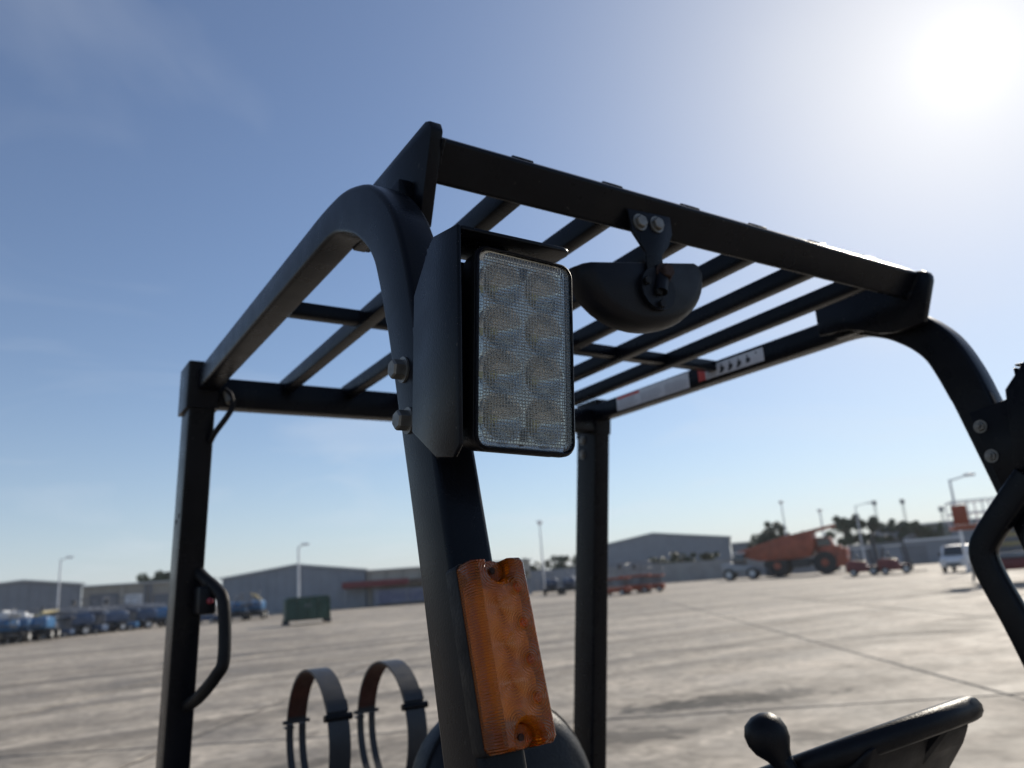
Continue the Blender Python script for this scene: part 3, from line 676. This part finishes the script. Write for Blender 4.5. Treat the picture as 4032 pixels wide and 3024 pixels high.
# far hall behind the middle gap, then the hall, wall and yard wall on the right
a, b = spot(29.5, 118), spot(38.5, 116); t = (b-a).normalized(); wd = (b-a).length
fw = thing('boundary_wall', 'low blue grey wall far behind the dark blue lifts', 'wall', a, atan2(t.y, t.x))
for k in range(8): MB().box((wd/8*k, 0, 0), (wd/8*(k+1)-.05, .3, 2.9)).build('wall_panel', clad2, fw)
sc_, _ = shed('warehouse', 'large grey gabled hall left of the orange dump truck', spot(37.3, 132), spot(47.67, 130), 45, 5.7, 7.5, clad2, eave2=5.95)
a, b = spot(47.75, 131), spot(49.3, 131); t = (b-a).normalized()
an = thing('annex', 'small lower grey annex on the right of the large hall', 'building', a, atan2(t.y, t.x))
MB().box((0, 0, 0), ((b-a).length, 8, 4.9)).build('wall', clad2, an); MB().box((-.1, -.3, 4.92), ((b-a).length+.3, 8.2, 5.08)).build('roof', roofm, an)
a, b = spot(38.6, 110), spot(54.5, 112); t = (b-a).normalized(); wd = (b-a).length
yw = thing('concrete_wall', 'plain concrete yard wall behind the orange lifts and dump truck', 'wall', a, atan2(t.y, t.x)); n = 12
for k in range(n): MB().box((wd/n*k, 0, 0), (wd/n*(k+1)-.06, .25, 2.5)).build('wall_panel', concw, yw)
for k in range(n+1): MB().box((wd/n*k-.15, -.12, 0), (wd/n*k+.09, -.003, 2.62)).build('wall_post', concw, yw)
a, b = spot(55.2, 124), spot(66, 122); t = (b-a).normalized(); wd = (b-a).length
gw_ = thing('storage_block', 'long grey flat storage block behind the red forklifts', 'building', a, atan2(t.y, t.x))
MB().box((0, 0, 0), (wd, 6, 3.0)).build('wall', clad2, gw_); MB().box((wd*.32, -.25, 3.02), (wd*.62, 6.2, 3.3)).build('lit_roof_strip', whitep, gw_); MB().box((-.1, -.2, 3.02), (wd*.32-.05, 6.2, 3.14)).build('roof', clad, gw_)  # white stretch puts the sunlit top edge of the roof into its colour
for k in range(4): MB().box((1.5+k*5.5, -.05, 0), (4.6+k*5.5, -.004, 2.5)).build('shutter', doorg, gw_)
a, b = spot(57.0, 165), spot(68, 160); t = (b-a).normalized(); wd = (b-a).length
fb = thing('warehouse', 'flat roofed grey warehouse on the skyline at the right', 'warehouse', a, atan2(t.y, t.x))
MB().box((0, 0, 0), (wd, 20, 6.3)).build('wall', clad, fb); MB().box((-.2, -.4, 6.32), (wd+.2, 20.3, 6.6)).build('roof', roofm, fb)

# ---- lamp posts
def lamp(label, bearing, dist, h, arm, head=.6, r=.12):
    o = thing('light_pole', label, 'light pole', spot(bearing, dist), HEAD(bearing, -90), 'light poles round the yard')
    MB().cyl((0, 0, 0), (0, 0, h), r, r*.6, 8).build('pole', pole_m, o)
    MB().box((-.18, -.18, 0), (.18, .18, .12)).build('base_plate', galv, o)
    if arm:
        MB().cyl((0, 0, h-.1), (arm, 0, h+.15), .05, n=6).build('arm', pole_m, o)
        MB().box((arm-.1, -.18, h+.08), (arm+head, .18, h+.28)).build('lamp_head', pole_m, o, bevel=.05)
    else: MB().lathe([(.12, -.2), (.34, .05), (.34, .22), (.1, .32)], (0, 0, h), (0, 0, 1), 10).build('lamp_head', pole_m, o)
lamp('pale light pole with short arm above the far left shed', 2.7, 100, 7.5, .6)
lamp('pale light pole rising behind the green skip', 17.24, 75, 6.1, .35)
lamp('pale light pole between amber signal and far rear post', 34.43, 95, 8.2, 0)
lamp('pale light pole with round head left of the dump truck cab', 51.46, 120, 9.9, 0)
lamp('short pale pole stub just above the dump truck', 53.85, 118, 8.1, 0, r=.16)
lamp('pale light pole with long arm above the dark trees', 56.1, 118, 8.4, 1.6)
lamp('pale light pole with long arm above the orange scissor lift', 61.9, 62, 6.3, 1.0)
def mast(label, bearing, dist, h):
    o = thing('floodlight_mast', label, 'mast', spot(bearing, dist), HEAD(bearing, -90), 'floodlight masts on the skyline')
    for dx, dy in ((-.2, -.2), (.2, -.2), (.2, .2), (-.2, .2)): MB().cyl((dx, dy, 0), (dx*.6, dy*.6, h), .05, n=6).build('leg', galv, o)
    b = MB()
    for k in range(8): b.cyl((-.19, -.19, h*k/8), (.17, -.17, h*(k+1)/8), .025, n=4)
    b.build('bracing', galv, o)
    MB().box((-.34, -.25, h), (.34, .25, h+.75)).build('flood_head', greyp, o, bevel=.08)
mast('dark floodlight mast left of two above the dark trees', 57.29, 140, 9.4)
mast('dark floodlight mast right of two above the skyline warehouse', 58.96, 140, 9.2)
mast('short dark floodlight mast just left of the orange scissor lift', 61.1, 130, 7.0)

# ---- trees
def tree(label, bearing, dist, h, rad, n=2600, cat='tree', group='trees beyond the yard'):
    o = thing('tree', label, cat, spot(bearing, dist), random.uniform(0, 6), group)
    tr = MB(); top = Vector((random.uniform(-.2, .2), random.uniform(-.2, .2), h*.62)); tr.tube([(0, 0, 0), (.06, .03, h*.3), top], [.16*rad/1.6, .11*rad/1.6, .05], 7)
    cl = []
    for k in range(15):
        a = random.uniform(0, 2*pi); q = random.uniform(.15, 1.1)*rad; c = Vector((cos(a)*q, sin(a)*q, h*random.uniform(.4, .97))); tr.tube([(0, 0, h*random.uniform(.22, .5)), c*.6+Vector((0, 0, h*.16)), c], [.06, .04, .015], 5); cl.append((c, random.uniform(.16, .38)*rad))
    cl.append((Vector((0, 0, h*.82)), rad*.5)); tr.build('trunk', bark, o)
    vs = []; fs = []
    for k in range(n):
        c, r = random.choice(cl); d = Vector((random.gauss(0, 1), random.gauss(0, 1), random.gauss(0, 1))).normalized()*r*random.uniform(.3, 1.05)**.6; d.z *= .8
        p = c+d; z = random.uniform(.14, .34); u = Vector((random.gauss(0, 1), random.gauss(0, 1), random.gauss(0, .6))).normalized(); v = u.orthogonal().normalized(); i = len(vs)
        vs += [p-u*z, p+v*z*.45, p+u*z, p-v*z*.45]; fs.append((i, i+1, i+2, i+3))
    me = bpy.data.meshes.new('crown'); me.from_pydata([tuple(q) for q in vs], [], fs); me.materials.append(leaf)
    c = bpy.data.objects.new('crown', me); C.objects.link(c); c.parent = o
for args in (('dark tree behind the tan store beside the near rear post', 8.5, 135, 7.2, 2.6), ('bushy tree left of two behind the dump truck tail', 49.5, 128, 6.4, 2.2), ('taller bushy tree above the middle of the dump bed', 50.5, 128, 7.6, 2.0),
             ('slim tree tip above the dump bed, right of two', 51.2, 126, 6.6, 1.1), ('dark broad tree right behind the dump truck cab', 55.0, 126, 7.4, 2.3), ('dark tree in the middle of the clump beside the dump truck', 56.1, 128, 7.6, 2.2),
             ('dark tree right of the clump, behind the first forklift mast', 56.9, 128, 7.0, 2.0), ('small dark tree behind the second forklift', 58.0, 130, 6.4, 1.9), ('small dark tree over the lit roof strip of the storage block', 59.3, 133, 6.2, 2.2), ('low dark tree against the skyline warehouse left of the orange lift', 60.4, 134, 5.6, 2.4)):
    tree(*args)
def shrub(label, bearing, dist, h, rad): tree(label, bearing, dist, h, rad, 1400, 'shrub', 'shrubs over the yard wall')
shrub('dark shrub above the yard wall on the left', 42.9, 113, 3.4, 1.6); shrub('green shrub above the yard wall in the middle', 44.3, 113, 3.6, 1.9); shrub('dark shrub above the yard wall on the right', 46.0, 113, 3.4, 1.6)
for k in range(5): tree('grey green tree in the hazy row beyond the far low wall, number %d from the left'.replace('number %d', ('first', 'second', 'third', 'fourth', 'fifth')[k]), 31.2+1.45*k, 135, 4.3+.5*(k % 2)+.15*k, 2.4, 1500, 'tree', 'trees beyond the far low wall')

# ---- access platforms
def scissor(label, bearing, dist, off, body, deck, sc=1., h=1.0, group=None, name='scissor_lift'):
    o = thing(name, label, 'scissor lift', spot(bearing, dist), HEAD(bearing, off), group)
    L2, W2 = 1.2*sc, .42*sc
    MB().box((-L2, -W2, .22*sc), (L2, W2, .62*sc)).build('chassis', body, o, bevel=.04*sc)
    for x in (-.8*sc, .8*sc):
        for y in (-W2, W2): wheel('wheel', (x, y, .22*sc), (0, 1, 0), .22*sc, .16*sc, o, n=14)
    lv = 4; z0 = .64*sc; z1 = z0+h
    for k in range(lv):
        za, zb = z0+(z1-z0)*k/lv, z0+(z1-z0)*(k+1)/lv
        for y in (-W2*.75, W2*.75):
            for sg in (-1, 1): MB().cyl((-.95*sc*sg, y+.04*sg, za+.03), (.95*sc*sg, y+.04*sg, zb), .035*sc, n=6).build('scissor_arm', galv if body is blue else greyp, o)
    MB().box((-1.22*sc, -W2*1.05, z1), (1.22*sc, W2*1.05, z1+.14*sc)).build('platform', deck, o, bevel=.02)
    for x in (-1.18, -.6, 0, .6, 1.18):
        for y in (-W2, W2): MB().cyl((x*sc, y, z1+.1), (x*sc, y, z1+1.1*sc), .024*sc, n=5).build('rail_post', greyp, o)
    for zz2 in (.6, 1.1):
        MB().tube([(-1.18*sc, -W2, z1+zz2*sc), (1.18*sc, -W2, z1+zz2*sc), (1.18*sc, W2, z1+zz2*sc), (-1.18*sc, W2, z1+zz2*sc), (-1.18*sc, -W2, z1+zz2*sc)], .024*sc, 5).build('guard_rail', greyp, o)
    MB().box((.95*sc, W2*.4, z1+.7*sc), (1.2*sc, W2*.95, z1+1.05*sc)).build('control_box', darkp, o, bevel=.02)
    return o
def boom(label, bearing, dist, off, cowl, tube_m, rise=.10, L_=3.2, group=None):
    o = thing('boom_lift', label, 'boom lift', spot(bearing, dist), HEAD(bearing, off), group)
    MB().box((-1.0, -.55, .32), (1.0, .55, .62)).build('chassis', darkp, o, bevel=.05)
    for x in (-.85, .85):
        for y in (-.72, .72): wheel('wheel', (x, y, .36), (0, 1, 0), .36, .26, o, n=16)
    MB().lathe([(.42, .62), (.42, .74)], (0, 0, 0), (0, 0, 1), 16).build('slew_ring', darkp, o)
    MB().prism([(-1.5, .95), (-1.35, .76), (.6, .76), (.75, 1.1), (.6, 1.5), (-1.1, 1.62), (-1.45, 1.45)], -.62, .62, 1).build('turntable', cowl, o, bevel=.12, seg=3)
    MB().cyl((-1.2, .2, 1.62), (L_*.75, .2, 1.72+rise*L_), .15, .13, 8).build('lower_boom', tube_m, o)
    MB().cyl((-.9, -.1, 1.85), (L_, -.1, 1.85+rise*1.2*L_), .11, .09, 8).build('upper_boom', tube_m, o)
    bz = 1.5+rise*L_
    MB().box((L_, -.75, bz-.6), (L_+.75, .75, bz-.5)).build('basket_floor', darkp, o)
    for zz2 in (0., .5): MB().tube([(L_, -.75, bz+zz2), (L_+.75, -.75, bz+zz2), (L_+.75, .75, bz+zz2), (L_, .75, bz+zz2), (L_, -.75, bz+zz2)], .028, 5).build('basket_rail', greyp, o)
    for x in (L_, L_+.75):
        for y in (-.75, 0, .75): MB().cyl((x, y, bz-.55), (x, y, bz+.5), .022, n=5).build('basket_post', greyp, o)
    return o
G = 'blue access lifts parked in a row at the left'
boom('blue boom lift cut by the left edge of the picture', .05, 64, 200, blue, whitep, .02, 3., G)
boom('bright blue boom lift with pale boom, second from the left', .9, 65, 160, blue, whitep, .06, 3.2, G)
boom('bright blue boom lift with cream boom, third from the left', 2.0, 66, -15, blue, yellow, .02, 3.6, G)
scissor('dark scissor lift just right of the cream boom lift', 2.75, 68, 70, blued, darkp, .9, .7, G)
boom('dull blue lift under the far left light pole', 3.5, 69, 100, blued, greyp, .05, 2.2, G)
scissor('dark blue scissor lift fourth from the near rear post', 4.5, 70, 60, blued, blued, 1.05, .8, G)
boom('dull blue lift in front of the tan store shutter', 5.5, 72, 115, blued, greyp, .04, 2.4, G)
scissor('blue scissor lift before the white bulk bags', 6.3, 73, 75, blue, blued, 1.05, .8, G)
boom('dull blue lift second left of the near rear post', 7.15, 74, 95, blued, greyp, .06, 2.2, G)
boom('dull blue lift nearest the near rear post on its left', 8.2, 75, 110, blue, greyp, .05, 2.2, G)
scissor('grey blue scissor lift seen behind the rear grip', 11.3, 76, 60, blued, greyp, 1.0, .7, G)
boom('blue boom lift with bright round cowl right of the rear grip', 13.25, 76, 190, blue, greyp, .12, 2.0, G)
boom('deep blue boom lift with cream boom nearest the green skip', 14.45, 77, 170, blue, yellow, .16, 2.2, G)
boom('dark blue lift seen just right of the amber signal', 34.95, 82, 178, blued, blued, .05, 1.2, 'dark blue lifts in the middle gap')
boom('dark blue lift half hidden by the far rear post', 36.25, 81, 172, blued, blued, .09, 1.4, 'dark blue lifts in the middle gap')
GO = 'orange lifts by the yard wall'
scissor('orange scissor lift half hidden by the far rear post', 39.45, 63, 60, orange, orange, 1.0, .55, GO)
scissor('orange scissor lift in the middle of three by the wall', 40.9, 65, 70, orange, orange, 1.05, .6, GO)
scissor('orange scissor lift rightmost of three by the wall', 41.85, 66, 80, orange, orange, 1.0, .55, GO)

# ---- green skip
sk = thing('waste_skip', 'dark green skip standing alone on the yard', 'skip', spot(17.75, 52), HEAD(17.75, -83))
MB().prism([(-1.35, .22), (1.35, .22), (1.32, .35), (1.32, 1.45), (-1.32, 1.45), (-1.32, .35)], -.85, .85, 1).build('body', green, sk, bevel=.03)
MB().prism([(-1.38, 1.46), (1.38, 1.46), (1.2, 1.62), (-1.2, 1.62)], -.9, .9, 1).build('lid', green, sk, bevel=.02)
for x in (-1.28, -.64, 0, .64, 1.28): MB().box((x-.05, -.93, .24), (x+.05, -.852, 1.44)).build('rib', green, sk)
for x in (-1.25, 1.25):
    for y in (-.7, .7): MB().prism([(x-.16, 0), (x+.16, 0), (x+.12, .3), (x-.12, .3)], y-.12, y+.12, 1).build('foot', darkp, sk)
MB().box((-.14, -.87, 1.0), (.14, -.853, 1.2)).build('label_plate', greyp, sk)

# ---- orange rigid dump truck
dt = thing('dump_truck', 'large orange rigid dump truck parked side on', 'dump truck', spot(52.2, 93), HEAD(52.3, -97))
MB().box((-3.9, -.95, 1.1), (3.6, .95, 1.75)).build('chassis', darkp, dt, bevel=.06)
bed = MB().prism([(-6.6, 2.6), (-6.35, 3.05), (-1.2, 4.3), (1.68, 4.75), (1.68, 2.9), (1.2, 1.95), (-.6, 1.8), (-4.2, 1.85)], -1.95, 1.95, 1).build('dump_bed', orange, dt, bevel=.05)
MB().prism([(1.69, 4.5), (3.9, 4.95), (3.9, 5.1), (1.69, 4.75)], -1.9, 1.9, 1).build('canopy', orange, dt, bevel=.03)
for k in range(7):
    x = -4.9+.95*k; z1 = 3.05+(x+6.35)*.243-.12
    for y0, y1 in ((-2.07, -1.952), (1.952, 2.07)): MB().box((x-.11, y0, 2.05), (x+.11, y1, z1)).build('bed_rib', orange, dt)
MB().prism([(1.7, 2.1), (1.7, 3.9), (3.2, 3.9), (3.55, 3.0), (3.6, 2.1)], -.2, 1.75, 1).build('cab', orange, dt, bevel=.06)
MB().prism([(1.9, 2.95), (1.9, 3.75), (3.12, 3.75), (3.4, 3.0)], -.206, 1.756, 1).build('cab_glass', winglass, dt)
MB().prism([(2.0, 1.2), (4.6, 1.2), (4.65, 2.2), (4.3, 2.9), (2.6, 2.9), (2.0, 2.2)], -1.75, -.25, 1).build('engine_hood', orange, dt, bevel=.08)
MB().prism([(3.6, .7), (4.85, .7), (4.85, 2.6), (4.0, 2.6)], -1.9, 1.9, 1).build('front_bumper', orange, dt, bevel=.05)
for y in (-1.7, 1.7): MB().box((4.852, y-.2, 1.5), (4.9, y+.2, 1.8)).build('headlight', whitep, dt)
for sg in (-1, 1): MB().tube([(3.7, 1.75*sg, .7), (3.9, 1.9*sg, 2.2)], .05, 6).build('ladder_rail', darkp, dt)
for x, r_ in ((-2.35, 1.2), (2.55, 1.2)):
    for y in (-1.55, 1.55): wheel('wheel', (x, y, r_), (0, 1, 0), r_, .72, dt, tyre, orange, .32, 24)
MB().cyl((-2.35, -1.3, 1.2), (-2.35, 1.3, 1.2), .3, n=10).build('axle', darkp, dt)
MB().box((-.9, -1.55, .9), (1.0, -.98, 1.8)).build('fuel_tank', darkp, dt, bevel=.1)
# grey compact loader at the truck's tail
gl = thing('wheel_loader', 'grey wheeled loader parked at the tail of the dump truck', 'loader', spot(48.3, 92), HEAD(48.3, -100))
MB().prism([(-2.2, .8), (1.4, .8), (1.5, 1.4), (-.4, 1.6), (-1.2, 1.95), (-2.2, 1.8)], -.75, .75, 1).build('body', galv, gl, bevel=.08)
MB().prism([(-.9, 1.6), (.5, 1.5), (.35, 2.75), (-.8, 2.75)], -.65, .65, 1).build('cab', winglass, gl, bevel=.04)
MB().box((-.95, -.72, 2.77), (.5, .72, 2.9)).build('cab_roof', whitep, gl, bevel=.04)
for y in (-.5, .5): MB().cyl((.9, y, 1.5), (2.6, y, .6), .12, n=8).build('loader_arm', galv, gl)
MB().prism([(2.5, .15), (3.5, .1), (3.3, .3), (2.9, 1.0), (2.6, 1.0)], -1.1, 1.1, 1).build('bucket', darkp, gl, bevel=.03)
for x in (-1.4, 1.1):
    for y in (-.85, .85): wheel('wheel', (x, y, .62), (0, 1, 0), .62, .45, gl)

# ---- parked red forklifts
def far_forklift(label, bearing, dist, off, mast_h, tilt):
    o = thing('forklift', label, 'forklift', spot(bearing, dist), HEAD(bearing, off), 'red forklifts parked by the storage block')
    MB().prism([(-1.35, .3), (-1.35, 1.15), (-.9, 1.3), (.2, 1.15), (.25, .75), (.95, .75), (1.0, .3)], -.58, .58, 1).build('body', red, o, bevel=.06)
    MB().box((-1.42, -.55, .35), (-1.36, .55, 1.0)).build('counterweight', darkp, o, bevel=.02)
    for x, z0 in ((-.95, 1.25), (.75, .75)):
        for y in (-.5, .5): MB().cyl((x, y, z0), (x*.75, y, 2.2), .045, n=6).build('guard_post', darkp, o)
    MB().box((-.8, -.55, 2.2), (.65, .55, 2.27)).build('guard_roof', whitep, o)
    MB().box((-.45, -.25, 1.15), (.1, .25, 1.3)).build('seat', darkp, o, bevel=.04); MB().box((-.55, -.25, 1.3), (-.42, .25, 1.75)).build('seat_back', darkp, o, bevel=.04)
    for y in (-.36, .36): MB().prism([(1.02, .15), (1.17, .15), (1.17-tilt*mast_h, mast_h), (1.02-tilt*mast_h, mast_h)], y-.07, y+.07, 1).build('mast_rail', darkp, o)
    for q in (.3, .6, .98): MB().box((1.03-tilt*mast_h*q, -.36, mast_h*q-.08), (1.15-tilt*mast_h*q, .36, mast_h*q+.04)).build('mast_crossbar', darkp, o)
    MB().box((1.18, -.5, .3), (1.25, .5, .95)).build('carriage', darkp, o)
    for y in (-.3, .3): MB().box((1.2, y-.06, .1), (2.2, y+.06, .16)).build('fork', darkp, o)
    for x, r_ in ((-.85, .3), (.7, .36)):
        for y in (-.5, .5): wheel('wheel', (x, y, r_), (0, 1, 0), r_, .24, o, mh=hub, n=14)
far_forklift('dark red forklift with white roof, left of the pair', 56.0, 73, -97, 3.4, .03)
far_forklift('dark red forklift with leaning mast, right of the pair', 57.9, 72, -92, 2.9, .12)

# ---- white van seen from the front
va = thing('van', 'small white van facing the yard left of the orange scissor lift', 'van', spot(61.55, 66), HEAD(61.55, 168))
MB().prism([(-2.2, .4), (2.05, .4), (2.15, .75), (1.95, 1.02), (1.35, 1.15), (.85, 1.85), (-2.1, 1.92), (-2.25, 1.6)], -.88, .88, 1).build('body', whitep, va, bevel=.10, seg=3)
MB().add([(1.40, -.7, 1.17), (1.40, .7, 1.17), (.90, .66, 1.80), (.90, -.66, 1.80)], [(0, 1, 2, 3)]).build('windscreen', winglass, va).location = (.03, 0, .02)
for y in (-.62, .62): MB().box((2.06, y-.16, .76), (2.13, y+.16, .94)).build('headlight', hub, va, bevel=.02)
MB().box((2.05, -.45, .5), (2.18, .45, .68)).build('grille', darkp, va)
for x in (-1.4, 1.35):
    for y in (-.78, .78): wheel('wheel', (x, y, .33), (0, 1, 0), .33, .22, va, n=16)
for y in (-1.0, 1.0): MB().box((1.0, y-.1, 1.2), (1.12, y+.1, 1.42)).build('door_mirror', darkp, va)

# ---- big orange rough terrain scissor lift at the right edge
rt = thing('scissor_lift', 'large orange rough terrain scissor lift with railed platform behind the grab bar', 'scissor lift', spot(65.4, 42), HEAD(65.4, -78))
MB().box((-2.2, -.75, .55), (2.2, .75, 1.05)).build('chassis', red, rt, bevel=.06)
MB().box((-1.6, -.85, 1.06), (1.9, .85, 1.3)).build('battery_box', greyp, rt, bevel=.04)
for x in (-1.75, 1.75):
    for y in (-.95, .95): wheel('wheel', (x, y, .45), (0, 1, 0), .45, .34, rt)
for k in range(5):
    for y in (-.6, .6):
        for sg in (-1, 1): MB().cyl((-1.9*sg, y+.05*sg, 1.36+.2*k), (1.9*sg, y+.05*sg, 1.54+.2*k), .06, n=6).build('scissor_arm', yellow if k % 2 else greyp, rt)
MB().box((-2.9, -.95, 2.42), (2.6, .95, 2.62)).build('platform', orange, rt, bevel=.03)
MB().box((-2.92, -.98, 2.64), (-2.3, -.9, 3.5)).build('control_panel', orange, rt, bevel=.02); MB().box((-.9, -.98, 2.63), (-.5, -.9, 3.1)).build('toolbox', red, rt)
for k in range(10):
    x = -2.85+k*.6
    for y in (-.94, .94): MB().cyl((x, y, 2.62), (x, y, 3.68), .028, n=5).build('rail_post', whitep, rt)
for zz2 in (3.15, 3.68): MB().tube([(-2.85, -.94, zz2), (2.55, -.94, zz2), (2.55, .94, zz2), (-2.85, .94, zz2), (-2.85, -.94, zz2)], .03, 5).build('guard_rail', whitep, rt)
for x in (-2.0, 2.0):
    for y in (-1.15, 1.15):
        MB().cyl((x*1.15, y, .1), (x*1.1, y*.8, .9), .06, n=8).build('outrigger', galv, rt)

# ---- dusty air over the yard
hm = bpy.data.materials.new('dusty_air'); hm.use_nodes = True; ht = hm.node_tree; ht.nodes.clear()
ho = ht.nodes.new('ShaderNodeOutputMaterial'); pv = ht.nodes.new('ShaderNodeVolumePrincipled'); ht.links.new(pv.outputs[0], ho.inputs['Volume'])
pv.inputs['Color'].default_value = (.86, .90, .95, 1); pv.inputs['Density'].default_value = .0003; pv.inputs['Anisotropy'].default_value = .25
hz = MB().box((-1000, -1000, -1.1), (1000, 1000, 14)).build('haze', hm); tag(hz, 'thin pale dusty air over the yard', None, None, 'stuff')
S.cycles.volume_bounces = 0
